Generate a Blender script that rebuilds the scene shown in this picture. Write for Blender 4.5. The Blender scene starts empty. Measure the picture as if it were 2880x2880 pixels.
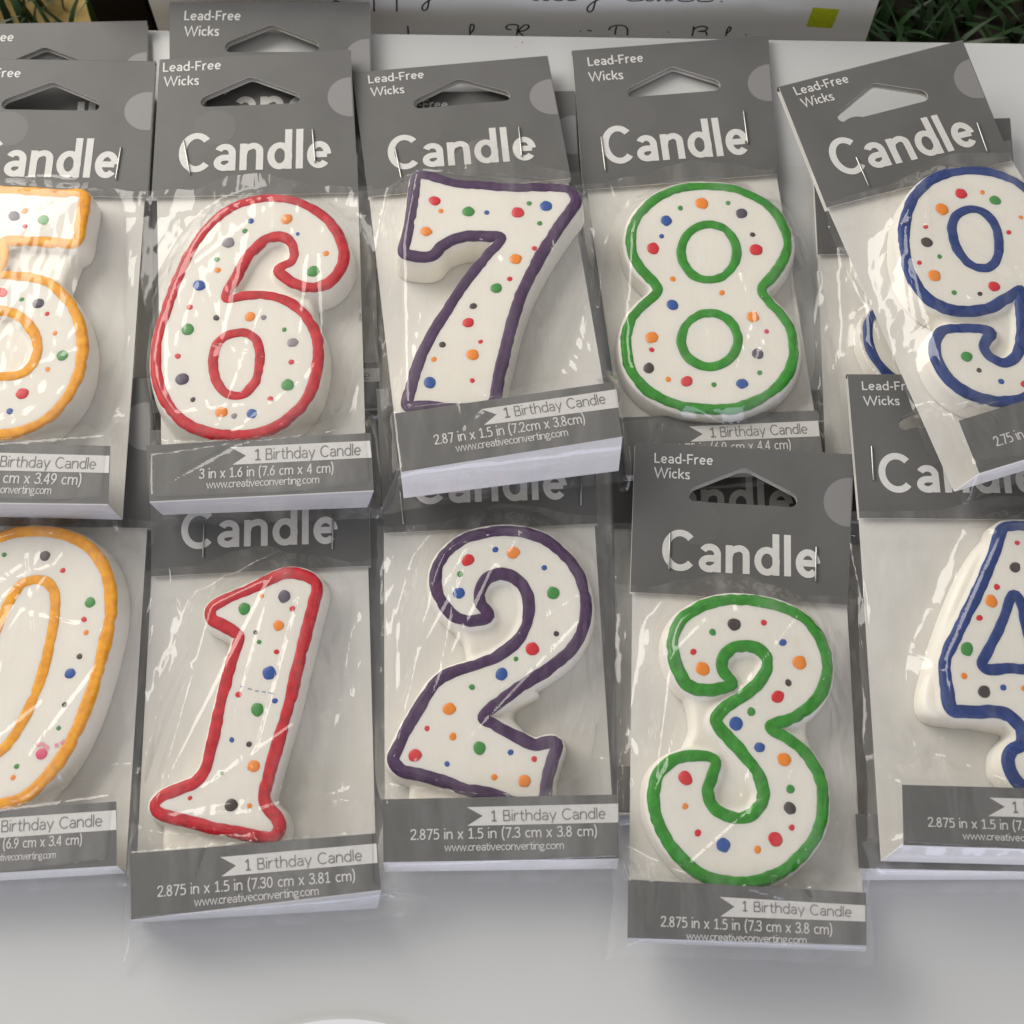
import bpy, bmesh, math, random
from mathutils import Vector, Matrix, noise
from mathutils.geometry import tessellate_polygon, convex_hull_2d
random.seed(7)
C = bpy.context.scene
COL = C.collection
S = 0.01                                   # all lengths below are centimetres

# ------------------------------------------------------------------ camera
TH = math.radians(20.5); FOC = 1.5; DIST = 42.6
fwd = Vector((0, math.sin(TH), -math.cos(TH))); upv = Vector((0, math.cos(TH), math.sin(TH))); rgt = Vector((1, 0, 0))
CAM = -fwd * DIST
cam = bpy.data.cameras.new('camera'); cam.sensor_width = 36; cam.lens = 36 * FOC
cam.clip_start = 0.01; cam.clip_end = 20
cam_ob = bpy.data.objects.new('camera', cam); COL.objects.link(cam_ob)
cam.dof.use_dof = True; cam.dof.focus_distance = .425; cam.dof.aperture_fstop = 24
cam_ob.location = CAM * S; cam_ob.rotation_euler = (TH, 0, 0)
C.camera = cam_ob

# ------------------------------------------------------------------ light
w = bpy.data.worlds.new('World'); C.world = w; w.use_nodes = True
wn = w.node_tree; bg = wn.nodes['Background']
tc = wn.nodes.new('ShaderNodeTexCoord'); sep = wn.nodes.new('ShaderNodeSeparateXYZ'); ramp = wn.nodes.new('ShaderNodeValToRGB')
wn.links.new(tc.outputs['Generated'], sep.inputs[0]); wn.links.new(sep.outputs['Z'], ramp.inputs[0]); nz = wn.nodes.new('ShaderNodeTexNoise'); nz.inputs['Scale'].default_value = 2.3; nz.inputs['Detail'].default_value = 2
nr = wn.nodes.new('ShaderNodeMapRange'); nr.inputs['From Min'].default_value = .36; nr.inputs['From Max'].default_value = .64; nr.inputs['To Min'].default_value = .35; nr.inputs['To Max'].default_value = 1.65
vm = wn.nodes.new('ShaderNodeVectorMath'); vm.operation = 'SCALE'
wn.links.new(tc.outputs['Generated'], nz.inputs['Vector']); wn.links.new(nz.outputs['Fac'], nr.inputs['Value'])
wn.links.new(ramp.outputs[0], vm.inputs[0]); wn.links.new(nr.outputs[0], vm.inputs['Scale']); wn.links.new(vm.outputs[0], bg.inputs[0])
ramp.color_ramp.elements[0].position = 0.0; ramp.color_ramp.elements[0].color = (.50, .50, .54, 1)
ramp.color_ramp.elements[1].position = 0.9; ramp.color_ramp.elements[1].color = (.62, .605, .57, 1)
bg.inputs['Strength'].default_value = 0.56
def area(name, loc, target, size, power, color):
    l = bpy.data.lights.new(name, 'AREA'); l.shape = 'RECTANGLE'; l.size, l.size_y = size; l.energy = power; l.color = color
    o = bpy.data.objects.new(name, l); COL.objects.link(o); o.location = Vector(loc) * S
    o.rotation_euler = (Vector(target) - Vector(loc)).to_track_quat('-Z', 'Y').to_euler(); return o
area('ceiling_lamp', (-70, 60, 62), (0, 4, 0), (.85, .75), 11.4, (1.0, .955, .88))
area('window_light', (25, -140, 40), (0, 0, 0), (1.2, .6), 7.5, (.76, .79, 1.0))
C.view_settings.view_transform = 'Standard'; C.view_settings.look = 'None'
C.view_settings.exposure = 0.12; C.view_settings.gamma = 1.0; C.view_settings.use_curve_mapping = False
C.render.engine = 'CYCLES'
C.cycles.transparent_max_bounces = 32; C.cycles.max_bounces = 10

# ------------------------------------------------------------------ materials
def mat(name, col, rough=.5, spec=.5, sss=0, vary=0, vscale=300, bump=0, bscale=800, metal=0, coat=0, stretch=None):
    m = bpy.data.materials.new(name); m.use_nodes = True; nt = m.node_tree; p = nt.nodes['Principled BSDF']
    p.inputs['Base Color'].default_value = (*col, 1); p.inputs['Roughness'].default_value = rough
    p.inputs['Specular IOR Level'].default_value = spec; p.inputs['Metallic'].default_value = metal
    p.inputs['Coat Weight'].default_value = coat; p.inputs['Coat Roughness'].default_value = .12
    if sss:
        p.inputs['Subsurface Weight'].default_value = sss; p.inputs['Subsurface Radius'].default_value = (1, .8, .6)
        p.inputs['Subsurface Scale'].default_value = .003
    tcn = nt.nodes.new('ShaderNodeTexCoord'); src = tcn.outputs['Object']
    if stretch:
        mp = nt.nodes.new('ShaderNodeMapping'); mp.inputs['Scale'].default_value = stretch
        nt.links.new(src, mp.inputs[0]); src = mp.outputs[0]
    if vary:
        n = nt.nodes.new('ShaderNodeTexNoise'); n.inputs['Scale'].default_value = vscale; n.inputs['Detail'].default_value = 5
        nt.links.new(src, n.inputs['Vector'])
        r = nt.nodes.new('ShaderNodeValToRGB'); r.color_ramp.elements[0].position = .3; r.color_ramp.elements[1].position = .7
        r.color_ramp.elements[0].color = (*[c * (1 - vary) for c in col], 1); r.color_ramp.elements[1].color = (*[min(1, c * (1 + vary)) for c in col], 1)
        nt.links.new(n.outputs['Fac'], r.inputs[0]); nt.links.new(r.outputs[0], p.inputs['Base Color'])
    if bump:
        n2 = nt.nodes.new('ShaderNodeTexNoise'); n2.inputs['Scale'].default_value = bscale; n2.inputs['Detail'].default_value = 4
        nt.links.new(src, n2.inputs['Vector'])
        b = nt.nodes.new('ShaderNodeBump'); b.inputs['Strength'].default_value = bump; b.inputs['Distance'].default_value = .0005
        nt.links.new(n2.outputs['Fac'], b.inputs['Height']); nt.links.new(b.outputs[0], p.inputs['Normal'])
    return m
M = {}
M['grey'] = mat('grey_printed_card', (.134, .132, .128), .48, .40, vary=.11, vscale=45, bump=.05, bscale=2500)
M['inner'] = mat('card_inside', (.70, .68, .64), .6, .3, vary=.03, vscale=80)
M['white_card'] = mat('white_card', (.80, .79, .79), .55, .3)
M['tray'] = mat('shaded_white_card', (.56, .56, .57), .5, .35, vary=.06, vscale=60)  # white tray card darkened to grey, shade put into the colour of dimmer undersides
M['disc'] = mat('printed_disc', (.25, .245, .245), .42, .45)
M['disc_dim'] = mat('printed_disc_dim', (.14, .137, .133), .42, .45)
M['print'] = mat('white_print', (.69, .68, .66), .45, .4, vary=.04, vscale=900)
M['print_grey'] = mat('grey_print', (.16, .155, .16), .45, .4)
M['url'] = mat('url_print', (.70, .69, .68), .45, .4)
M['steel'] = mat('staple_wire', (.46, .45, .43), .36, .5, metal=1.0)
M['wax'] = mat('white_wax', (.87, .83, .75), .42, .35, sss=.55, vary=.015, vscale=120, bump=.04, bscale=260)
ICE = {'red': (.55, .011, .022), 'orange': (.98, .37, .012), 'purple': (.065, .022, .085), 'green': (.030, .27, .015), 'blue': (.012, .042, .20)}
for k, v in ICE.items(): M['ice_' + k] = mat(k + '_icing', v, .50, .35, sss=.12, vary=.22, vscale=420, bump=.25, bscale=600)
DOT = {'r': ('red', (.70, .018, .03)), 'o': ('orange', (.95, .27, .02)), 'g': ('green', (.05, .28, .05)), 'b': ('blue', (.022, .09, .36)),
       'p': ('violet', (.065, .045, .09)), 'k': ('charcoal', (.06, .045, .045)), 'e': ('pale_grey', (.28, .25, .28)), 'n': ('brown', (.06, .042, .035)), 'i': ('pink', (.75, .07, .18))}
for k, (n_, v) in DOT.items(): M['dot_' + k] = mat(n_ + '_dot_wax', v, .38, .45, sss=.1, vary=.10, vscale=700, bump=.1, bscale=700)
M['table'] = mat('glossy_white_table', (.62, .625, .62), .20, .5, vary=.012, vscale=25, bump=.02, bscale=60, coat=.3)
M['stain'] = mat('red_stain', (.45, .16, .15), .5)
M['smear'] = mat('blue_smear', (.30, .36, .50), .5)
M['pinksmear'] = mat('pink_smear', (.80, .30, .36), .5)
M['board'] = mat('white_board', (.90, .90, .89), .35, .4, vary=.01, vscale=40)
M['ink'] = mat('black_marker', (.02, .02, .02), .5)
M['lime'] = mat('lime_print', (.56, .64, .02), .5, vary=.08, vscale=300)
M['black'] = mat('black_panel', (.004, .0035, .004), .6, .08, vary=.2, vscale=60)
M['soil'] = mat('tan_mat', (.46, .33, .12), .8, .2, vary=.4, vscale=70, bump=.6, bscale=250)
M['dark_soil'] = mat('dark_mat', (.03, .025, .018), .85, .2, vary=.4, vscale=70)
M['blade'] = mat('grass_blade', (.013, .038, .008), .45, .4, vary=.55, vscale=45)
M['paper'] = mat('white_paper', (.82, .82, .84), .5, .3)

def film_material():
    m = bpy.data.materials.new('clear_film'); m.use_nodes = True; nt = m.node_tree
    for n in list(nt.nodes): nt.nodes.remove(n)
    out = nt.nodes.new('ShaderNodeOutputMaterial'); tr = nt.nodes.new('ShaderNodeBsdfTransparent'); gl = nt.nodes.new('ShaderNodeBsdfGlossy')
    df = nt.nodes.new('ShaderNodeBsdfDiffuse'); mx = nt.nodes.new('ShaderNodeMixShader'); mx2 = nt.nodes.new('ShaderNodeMixShader')
    lw = nt.nodes.new('ShaderNodeLayerWeight'); lw.inputs['Blend'].default_value = .5; pw = nt.nodes.new('ShaderNodeMath'); pw.operation = 'POWER'; pw.inputs[1].default_value = 4.5
    ml = nt.nodes.new('ShaderNodeMath'); ml.operation = 'MULTIPLY_ADD'; ml.inputs[1].default_value = .85; ml.inputs[2].default_value = .046; ml.use_clamp = True
    tcn = nt.nodes.new('ShaderNodeTexCoord'); mp = nt.nodes.new('ShaderNodeMapping'); mp.inputs['Scale'].default_value = (1, .33, 1); mp.inputs['Rotation'].default_value = (0, 0, .35)
    n1 = nt.nodes.new('ShaderNodeTexNoise'); n1.inputs['Scale'].default_value = 90; n1.inputs['Detail'].default_value = 3; n1.inputs['Distortion'].default_value = .8
    b = nt.nodes.new('ShaderNodeBump'); b.inputs['Strength'].default_value = .30; b.inputs['Distance'].default_value = .0032
    L = nt.links.new
    L(tcn.outputs['Object'], mp.inputs[0]); L(mp.outputs[0], n1.inputs['Vector'])
    vo = nt.nodes.new('ShaderNodeTexVoronoi'); vo.feature = 'F1'; vo.inputs['Scale'].default_value = 62; vo.inputs['Randomness'].default_value = 1
    mp2 = nt.nodes.new('ShaderNodeMapping'); mp2.inputs['Scale'].default_value = (1, .30, .4); mp2.inputs['Rotation'].default_value = (0, 0, -.30)
    mw = nt.nodes.new('ShaderNodeMixRGB'); mw.blend_type = 'LINEAR_LIGHT'; mw.inputs[0].default_value = .006
    n3 = nt.nodes.new('ShaderNodeTexNoise'); n3.inputs['Scale'].default_value = 60
    L(tcn.outputs['Object'], n3.inputs['Vector']); L(tcn.outputs['Object'], mw.inputs[1]); L(n3.outputs['Color'], mw.inputs[2]); L(mw.outputs[0], mp2.inputs[0]); L(mp2.outputs[0], vo.inputs['Vector'])
    mad = nt.nodes.new('ShaderNodeMath'); mad.operation = 'MULTIPLY_ADD'; mad.inputs[1].default_value = .35
    L(n1.outputs['Fac'], mad.inputs[0]); L(vo.outputs['Distance'], mad.inputs[2]); L(mad.outputs[0], b.inputs['Height'])
    L(b.outputs[0], gl.inputs['Normal']); L(b.outputs[0], lw.inputs['Normal'])
    at = nt.nodes.new('ShaderNodeAttribute'); at.attribute_name = 'slack'; L(at.outputs['Fac'], b.inputs['Strength'])
    tr.inputs[0].default_value = (.995, .993, .99, 1); gl.inputs['Roughness'].default_value = .07; gl.inputs[0].default_value = (1, 1, 1, 1)
    df.inputs[0].default_value = (.8, .79, .78, 1)
    n4 = nt.nodes.new('ShaderNodeTexNoise'); n4.inputs['Scale'].default_value = 75; n4.inputs['Detail'].default_value = 4; n4.inputs['Distortion'].default_value = .5
    mp3 = nt.nodes.new('ShaderNodeMapping'); mp3.inputs['Scale'].default_value = (1.6, .22, .5); mp3.inputs['Rotation'].default_value = (0, 0, .45); L(tcn.outputs['Object'], mp3.inputs[0]); L(mp3.outputs[0], n4.inputs['Vector'])
    hz = nt.nodes.new('ShaderNodeMapRange'); hz.inputs['From Min'].default_value = .48; hz.inputs['From Max'].default_value = .72; hz.inputs['To Min'].default_value = .012; hz.inputs['To Max'].default_value = .12
    L(n4.outputs['Fac'], hz.inputs['Value']); L(hz.outputs[0], mx2.inputs[0])
    L(tr.outputs[0], mx2.inputs[1]); L(df.outputs[0], mx2.inputs[2])
    L(lw.outputs['Facing'], pw.inputs[0]); L(pw.outputs[0], ml.inputs[0]); L(ml.outputs[0], mx.inputs[0]); L(mx2.outputs[0], mx.inputs[1]); L(gl.outputs[0], mx.inputs[2])
    L(mx.outputs[0], out.inputs['Surface']); return m
M['film'] = film_material()

# ------------------------------------------------------------------ measuring: a point of the photograph onto a real plane
CR = {'s': (0, 0, 1), 'd': (0, 0, 1.49068), 'c1': (0, 0, .4969), 'c2': (960, 0, .4969), 'c3': (1920, 0, .4969), 'c4': (0, 0, .24845),
      'k5': (0, 480, .4969), 'k6': (400, 480, .4969), 'k7': (1040, 480, .4969), 'k8': (1680, 480, .4969), 'k9': (2160, 480, .4969),
      'z0': (0, 1400, .5694), 'z1': (340, 1400, .6417), 'z2': (1040, 1300, .6209), 'z3': (1680, 1220, .7871), 'z4': (2300, 1020, .7967),
      'f6': (400, 1220, .35197), 'f2': (1120, 2260, .33126), 'f5': (0, 1150, .24845), 'g3': (1650, 1100, .31056), 'f4': (2400, 2150, .24845),
      'h1': (900, 0, .41408), 'h2': (1680, 0, .41408)}
def px(c, x, y):
    a = CR[c]; return (a[0] + x * a[2], a[1] + y * a[2])
def pxs(c, pts): return [px(c, p[0], p[1]) for p in pts]
def ray(p):
    return fwd * FOC + rgt * ((p[0] - 1440) / 2880) + upv * ((1440 - p[1]) / 2880)
def on_z(p, z):
    d = ray(p); return CAM + d * ((z - CAM.z) / d.z)
class Frame:
    def __init__(s, O, ex, n):
        s.O = Vector(O); s.n = Vector(n).normalized(); ex = Vector(ex); s.ex = (ex - s.n * ex.dot(s.n)).normalized(); s.ey = s.n.cross(s.ex)
    def U(s, p, h=0.0):
        d = ray(p); q = s.O + s.n * h; t = (q - CAM).dot(s.n) / d.dot(s.n); r = CAM + d * t - s.O
        return Vector((r.dot(s.ex), r.dot(s.ey)))
    def matrix(s):
        m = Matrix((s.ex, s.ey, s.n)).transposed().to_4x4(); m.translation = s.O * S; return m

# ------------------------------------------------------------------ object helpers
def link(name, me, parent=None):
    o = bpy.data.objects.new(name, me); COL.objects.link(o)
    if parent: o.parent = parent
    return o
def build(name, bm, mats, parent=None, smooth=False):
    me = bpy.data.meshes.new(name); bm.normal_update(); bm.to_mesh(me); bm.free()
    for v in me.vertices: v.co *= S
    for m in (mats if isinstance(mats, list) else [mats]): me.materials.append(m)
    if smooth: me.polygons.foreach_set('use_smooth', [True] * len(me.polygons))
    return link(name, me, parent)
def tag(o, label=None, cat=None, group=None, kind=None):
    if label: o['label'] = label
    if cat: o['category'] = cat
    if group: o['group'] = group
    if kind: o['kind'] = kind
    return o
def empty(name, frame):
    o = link(name, None); o.matrix_world = frame.matrix(); o.empty_display_size = .01; return o
def face(bm, vs, mi=0):
    try:
        f = bm.faces.new(vs); f.material_index = mi; return f
    except ValueError: return None
def prism(bm, outer, h0, h1, holes=(), top=0, side=0, bottom=0):
    """a flat sheet with holes and real thickness"""
    rings = [list(outer)] + [list(h) for h in holes]
    tris = tessellate_polygon([[Vector((p[0], p[1], 0)) for p in r] for r in rings])
    flat = [p for r in rings for p in r]
    lo = [bm.verts.new((p[0], p[1], h0)) for p in flat]; hi = [bm.verts.new((p[0], p[1], h1)) for p in flat]
    for t in tris:
        a, b, c = [flat[i] for i in t]
        ccw = (b[0]-a[0])*(c[1]-a[1]) - (b[1]-a[1])*(c[0]-a[0]) > 0
        t = t if ccw else (t[0], t[2], t[1])
        face(bm, [hi[i] for i in t], top); face(bm, [lo[i] for i in reversed(t)], bottom)
    k = 0
    for r in rings:
        n = len(r)
        for i in range(n):
            a, b = k + i, k + (i + 1) % n
            face(bm, (lo[a], lo[b], hi[b], hi[a]), side)
        k += n
def flatpoly(bm, pts, h, mi=0):
    tris = tessellate_polygon([[Vector((p[0], p[1], 0)) for p in pts]]); vs = [bm.verts.new((p[0], p[1], h)) for p in pts]
    for t in tris:
        a, b, c = [pts[i] for i in t]
        if (b[0]-a[0])*(c[1]-a[1]) - (b[1]-a[1])*(c[0]-a[0]) < 0: t = (t[0], t[2], t[1])
        face(bm, [vs[i] for i in t], mi)
def cr(pts, closed, step=.06):
    """Catmull-Rom through the points, resampled evenly"""
    P = [Vector(p) for p in pts]; n = len(P); out = []
    for i in range(n if closed else n - 1):
        p0 = P[(i-1) % n] if closed or i > 0 else P[i]*2 - P[i+1]; p1 = P[i]; p2 = P[(i+1) % n]
        p3 = P[(i+2) % n] if closed or i + 2 < n else p2*2 - p1
        d01 = max((p1-p0).length, 1e-4)**.5; d12 = max((p2-p1).length, 1e-4)**.5; d23 = max((p3-p2).length, 1e-4)**.5
        m1 = (p2-p1) + d12*((p1-p0)/d01 - (p2-p0)/(d01+d12)) if True else 0
        m2 = (p2-p1) + d12*((p3-p2)/d23 - (p3-p1)/(d12+d23))
        k = max(2, int((p2-p1).length / step))
        for j in range(k):
            t = j/k; t2 = t*t; t3 = t2*t
            out.append(p1*(2*t3-3*t2+1) + m1*(t3-2*t2+t) + p2*(-2*t3+3*t2) + m2*(t3-t2))
    if not closed: out.append(P[-1])
    return out
def area2(p): return sum(p[i][0]*p[(i+1) % len(p)][1] - p[(i+1) % len(p)][0]*p[i][1] for i in range(len(p)))
def offset(P, d):
    n = len(P); r = []
    for i in range(n):
        t = (P[(i+1) % n] - P[i-1]); t = t.normalized() if t.length else Vector((1, 0))
        r.append(P[i] + Vector((t.y, -t.x)) * d)
    return r
def loft(bm, P, prof):
    """solid whose cross section swells or tucks in with height: prof = (height, outset)"""
    P = list(P)
    if area2(P) < 0: P.reverse()
    rings = []
    for h, d in prof: rings.append([bm.verts.new((q.x, q.y, h)) for q in offset(P, d)])
    n = len(P)
    for a, b in zip(rings, rings[1:]):
        for i in range(n): face(bm, (a[i], a[(i+1) % n], b[(i+1) % n], b[i]))
    tris = tessellate_polygon([[Vector((q.x, q.y, 0)) for q in P]])
    for ring, flip in ((rings[0], True), (rings[-1], False)):
        for t in tris:
            a, b, c = [P[i] for i in t]
            ccw = (b.x-a.x)*(c.y-a.y) - (b.y-a.y)*(c.x-a.x) > 0
            if ccw == flip: t = (t[0], t[2], t[1])
            face(bm, [ring[i] for i in t])

# ------------------------------------------------------------------ lettering: a monoline alphabet drawn as pen strokes (cap height = 1)
X = .70
def el(cx, cy, rx, ry, a0, a1, n=22):
    return [(cx + rx*math.cos(math.radians(a0+(a1-a0)*i/n)), cy + ry*math.sin(math.radians(a0+(a1-a0)*i/n))) for i in range(n+1)]
def sm(*p): return [tuple(q) for q in cr(p, False, .035)]
def glyph(c, h):
    """strokes, advance width"""
    st = lambda x, y1: [(x, 0), (x, y1)]
    arch = lambda x0, x1: sm((x0, .40), (x0+.05, .545), (x0+.16, X-h-.01), ((x0+x1)/2+.07, X-h+.012), (x1-.02, .55), (x1, .40)) + [(x1, 0)]
    if c == 'C': return [el(.44, .5, .44-h, .52-h, 44, 316, 34)], .78
    if c == 'a': return [el(.27, .45, .27-h, .26-h, 152, 0, 22) + [(.54-h, 0)], [(.54-h, .425-h), (.30, .425-h)] + el(.265, .207, .265-h, .218-h, 90, 285, 22) + [(.54-h, .17)]], .54
    if c == 'n': return [st(h, X-.005), arch(h, .585-h)], .585
    if c == 'h': return [st(h, 1.04), arch(h, .585-h)], .585
    if c == 'm': return [st(h, X-.005), arch(h, .51-h/2), arch(.51-h/2, .94-h)], .94
    if c == 'd': return [st(.61-h, 1.04), el(.31, .347, .31-h, .36-h, 0, 360, 32)], .61
    if c == 'l': return [st(h, 1.04)], 2*h
    if c == 'e': return [[(h+.02, .355), (.585-h, .355)], el(.30, .347, .30-h, .36-h, 2, 318, 32)], .585
    if c == 'c': return [el(.295, .347, .295-h, .36-h, 46, 316, 28)], .50
    if c == 'o': return [el(.32, .347, .32-h, .36-h, 0, 360, 32)], .64
    if c == 'L': return [st(h, 1), [(h, h), (.52, h)]], .52
    if c == '-': return [[(.02, .36), (.32, .36)]], .34
    if c == 'F': return [st(h, 1), [(h, 1-h), (.57, 1-h)], [(h, .49), (.50, .49)]], .57
    if c == 'B': return [st(h, 1), [(h, 1-h)] + sm((.30, 1-h), (.47, .95), (.55-h, .77), (.47, .59), (.30, .53)) + [(h, .53)], [(h, .53)] + sm((.34, .53), (.53, .45), (.62-h, .28), (.53, .08), (.33, h)) + [(h, h)]], .62
    if c == 'W': return [[(.03, 1), (.34, .02), (.64, .97), (.94, .02), (1.25, 1)]], 1.28
    if c == 'r': return [st(h, X-.005), sm((h, .36), (h+.06, .54), (h+.17, .655), (.40, X-h+.01))], .40
    if c == 'i': return [st(h, X), [(h, .965-1.1*h), (h, .965+1.1*h)]], 2*h
    if c == 'k': return [st(h, 1.04), [(h, .36), (.20, .37), (.50, X)], [(.20, .38), (.53, 0)]], .54
    if c == 's': return [sm((.40, .585), (.30, .645), (.22, X-h+.01), (.10, .63), (h, .53), (.12, .40), (.27, .33), (.43-h, .20), (.34, .06), (.21, h-.012), (.02, .09))], .43
    if c == 't': return [sm((.17, .93), (.17, .6), (.17, .2), (.20, .08), (.28, h-.01), (.39, .06)), [(0, X-h), (.38, X-h)]], .39
    if c == 'y': return [[(.03, X), (.30, .03)], [(.56, X), (.30, .03), (.20, -.24)]], .58
    if c == 'v': return [[(.03, X), (.29, .02), (.55, X)]], .58
    if c == 'w': return [[(.03, X), (.23, .02), (.43, X-.04), (.63, .02), (.83, X)]], .86
    if c == 'x': return [[(.03, X), (.49, 0)], [(.49, X), (.03, 0)]], .52
    if c == 'g': return [el(.27, .445, .25-h, .265-h, 0, 360, 26), el(.29, -.11, .28-h, .15-h*.6, 0, 360, 26), sm((.14, .24), (.09, .14), (.16, .06)), [(.38, .66-h), (.56, .66-h)]], .56
    if c == '.': return [[(h, -.01), (h, 2.2*h)]], 2*h
    if c == '(': return [sm((.25, 1.1), (.12, .82), (.08, .44), (.12, .06), (.25, -.22))], .27
    if c == ')': return [sm((.02, 1.1), (.15, .82), (.19, .44), (.15, .06), (.02, -.22))], .27
    if c == '1': return [[(.29, 0), (.29, 1)], [(.29, .97), (.05, .77)], [(.06, h), (.52, h)]], .55
    if c == '0': return [el(.29, .5, .29-h, .51-h, 0, 360, 32)], .58
    if c == '2': return [sm((.05, .74), (.12, .90), (.27, 1-h+.01), (.44, .92), (.50, .74), (.40, .50), (.22, .26), (.05, h)), [(.03, h), (.55, h)]], .56
    if c == '3': return [sm((.06, .79), (.14, .93), (.27, 1-h+.01), (.43, .92), (.47, .76), (.40, .60), (.20, .535)), sm((.20, .535), (.42, .48), (.51, .28), (.43, .09), (.26, h-.01), (.11, .07), (.03, .22))], .54
    if c == '4': return [[(.43, 0), (.43, 1)], [(.43, .97), (.06, .30)], [(.02, .28), (.58, .28)]], .58
    if c == '5': return [[(.49, 1-h), (.13, 1-h), (.10, .53)], sm((.10, .55), (.27, .61), (.44, .54), (.51, .33), (.43, .10), (.25, h-.01), (.04, .07))], .54
    if c == '6': return [el(.29, .32, .27-h, .33-h, 0, 360, 28), sm((.45, 1.0), (.26, .74), (.10, .50), (.02+h, .32))], .57
    if c == '7': return [[(.02, 1-h), (.52, 1-h), (.20, 0)]], .55
    if c == '8': return [el(.29, .75, .24-h, .26-h, 0, 360, 26), el(.29, .27, .28-h, .285-h, 0, 360, 28)], .58
    if c == '9': return [el(.28, .68, .27-h, .33-h, 0, 360, 28), sm((.55-h, .68), (.48, .48), (.34, .26), (.14, 0))], .57
    return [], .30
def ribbon(bm, P, wd, z, mi=0):
    """flat pen stroke"""
    P = [Vector(p) for p in P]; n = len(P); closed = n > 6 and (P[0]-P[-1]).length < 1e-5
    if closed: P = P[:-1]; n -= 1
    A, B = [], []
    for i in range(n):
        a = P[i-1] if (i > 0 or closed) else None; b = P[(i+1) % n] if (i < n-1 or closed) else None
        d1 = (P[i]-a).normalized() if a is not None else None; d2 = (b-P[i]).normalized() if b is not None else None
        d1 = d1 or d2; d2 = d2 or d1
        t = (d1+d2); t = t.normalized() if t.length > 1e-6 else d1
        nn = Vector((-t.y, t.x)); k = 1/max(.45, nn.dot(Vector((-d1.y, d1.x))))
        A.append(bm.verts.new((*(P[i]+nn*wd/2*k), z))); B.append(bm.verts.new((*(P[i]-nn*wd/2*k), z)))
    for i in range(n if closed else n-1):
        j = (i+1) % n; face(bm, (B[i], B[j], A[j], A[i]), mi)
def text_width(s, wt, track):
    return sum(glyph(c, wt/2)[1] + track for c in s) - track
def write(bm, fr, h, s, p0, p1, cap, wt, align=None, sx=1.0, track=.115):
    """letters on the plane of the card, baseline from p0 to p1 of the photograph"""
    A, B = fr.U(p0, h), fr.U(p1, h); e = (B-A); Ln = e.length; e = e/Ln; f = Vector((-e.y, e.x))
    mid = ((p0[0]+p1[0])/2, (p0[1]+p1[1])/2); capc = (fr.U((mid[0], mid[1]-cap), h) - fr.U(mid, h)).length
    nat = text_width(s, wt, track)
    if align == 'R': kx = sx*capc; A = B - e*nat*kx
    elif align == 'L': kx = sx*capc
    else: kx = Ln/nat
    x = 0; z = h
    for c in s:
        strokes, adv = glyph(c, wt/2)
        for k, stv in enumerate(strokes):
            bm2 = [A + e*((x+q[0])*kx) + f*(q[1]*capc) for q in stv]
            ribbon(bm, bm2, wt*(kx*.5+capc*.5), z + .0012*(k+1))
        x += adv + track

# ------------------------------------------------------------------ the setting
E0, E1 = on_z(px('s', 420, 77), 0), on_z(px('s', 2880, 115), 0)
edir = (E1-E0).normalized(); enrm = Vector((-edir.y, edir.x, 0))        # along the back edge, and away from the table
def edge_pt(a, b=0): return E0 + edir*a + enrm*b
bm = bmesh.new()
a, b = edge_pt(-90), edge_pt(120)
tp = [(a.x, a.y), (a.x+2, a.y-90), (b.x+2, b.y-90), (b.x, b.y)]
prism(bm, tp, -1.6, 0)
bmesh.ops.bevel(bm, geom=[e for e in bm.edges if e.verts[0].co.z > -.1 and e.verts[1].co.z > -.1], offset=.22, segments=4, affect='EDGES', profile=.5)
table = build('table', bm, M['table'], smooth=False)
for p in table.data.polygons: p.use_smooth = abs(p.normal.z) < .98
tag(table, 'glossy white table top with a rounded back edge under the packages', 'table', kind='structure')
st = bmesh.new()
for (x, y, r) in ((1025, 240, 5), (1050, 203, 3), (990, 268, 3), (440, 188, 2), (1692, 250, 2)):
    c = on_z(px('c2', x, y), 0); rr = r*.4969/101
    flatpoly(st, [(c.x+rr*1.3*math.cos(q)*(1+.2*math.sin(3*q)), c.y+rr*math.sin(q)) for q in [i*math.tau/12 for i in range(12)]], .004)
build('stain', st, M['stain'], table)
# ground and artificial grass behind and below the table
gf = -6.0
bm = bmesh.new(); a, b = edge_pt(-120, -10), edge_pt(150, -10); c_, d_ = edge_pt(150, 90), edge_pt(-120, 90)
face(bm, [bm.verts.new((q.x, q.y, gf)) for q in (a, b, c_, d_)])
tag(build('ground', bm, M['soil']), kind='structure')
def blades(bm, n, lo, hi, seedv):
    R = random.Random(seedv)
    for i in range(n):
        base = edge_pt(R.uniform(*lo), R.uniform(*hi)); L_ = R.uniform(2.0, 4.6); wd = R.uniform(.09, .20); an = R.uniform(0, math.tau)
        lean = R.uniform(.5, 1.5); d = Vector((math.cos(an), math.sin(an), 0)); sd = Vector((-d.y, d.x, 0)).lerp(Vector((0, 0, 1)), .12)
        prev = None
        for k in range(6):
            t = k/5; p = base + Vector((0, 0, gf)) + d*(L_*lean*.55*t*t) + Vector((0, 0, L_*(t-.42*t*t*min(lean, 1.2))))
            ww = wd*(1-t**2.2)+.01; cur = (bm.verts.new(p - sd*ww), bm.verts.new(p + sd*ww))
            if prev: face(bm, (prev[0], prev[1], cur[1], cur[0]))
            prev = cur
bm = bmesh.new(); blades(bm, 330, (-16, -2.5), (1.2, 13), 3); blades(bm, 1700, (18, 45), (1.0, 15), 4)
tag(build('grass', bm, M['blade'], smooth=True), 'green artificial grass below the back edge of the table', 'grass', kind='stuff')
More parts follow.
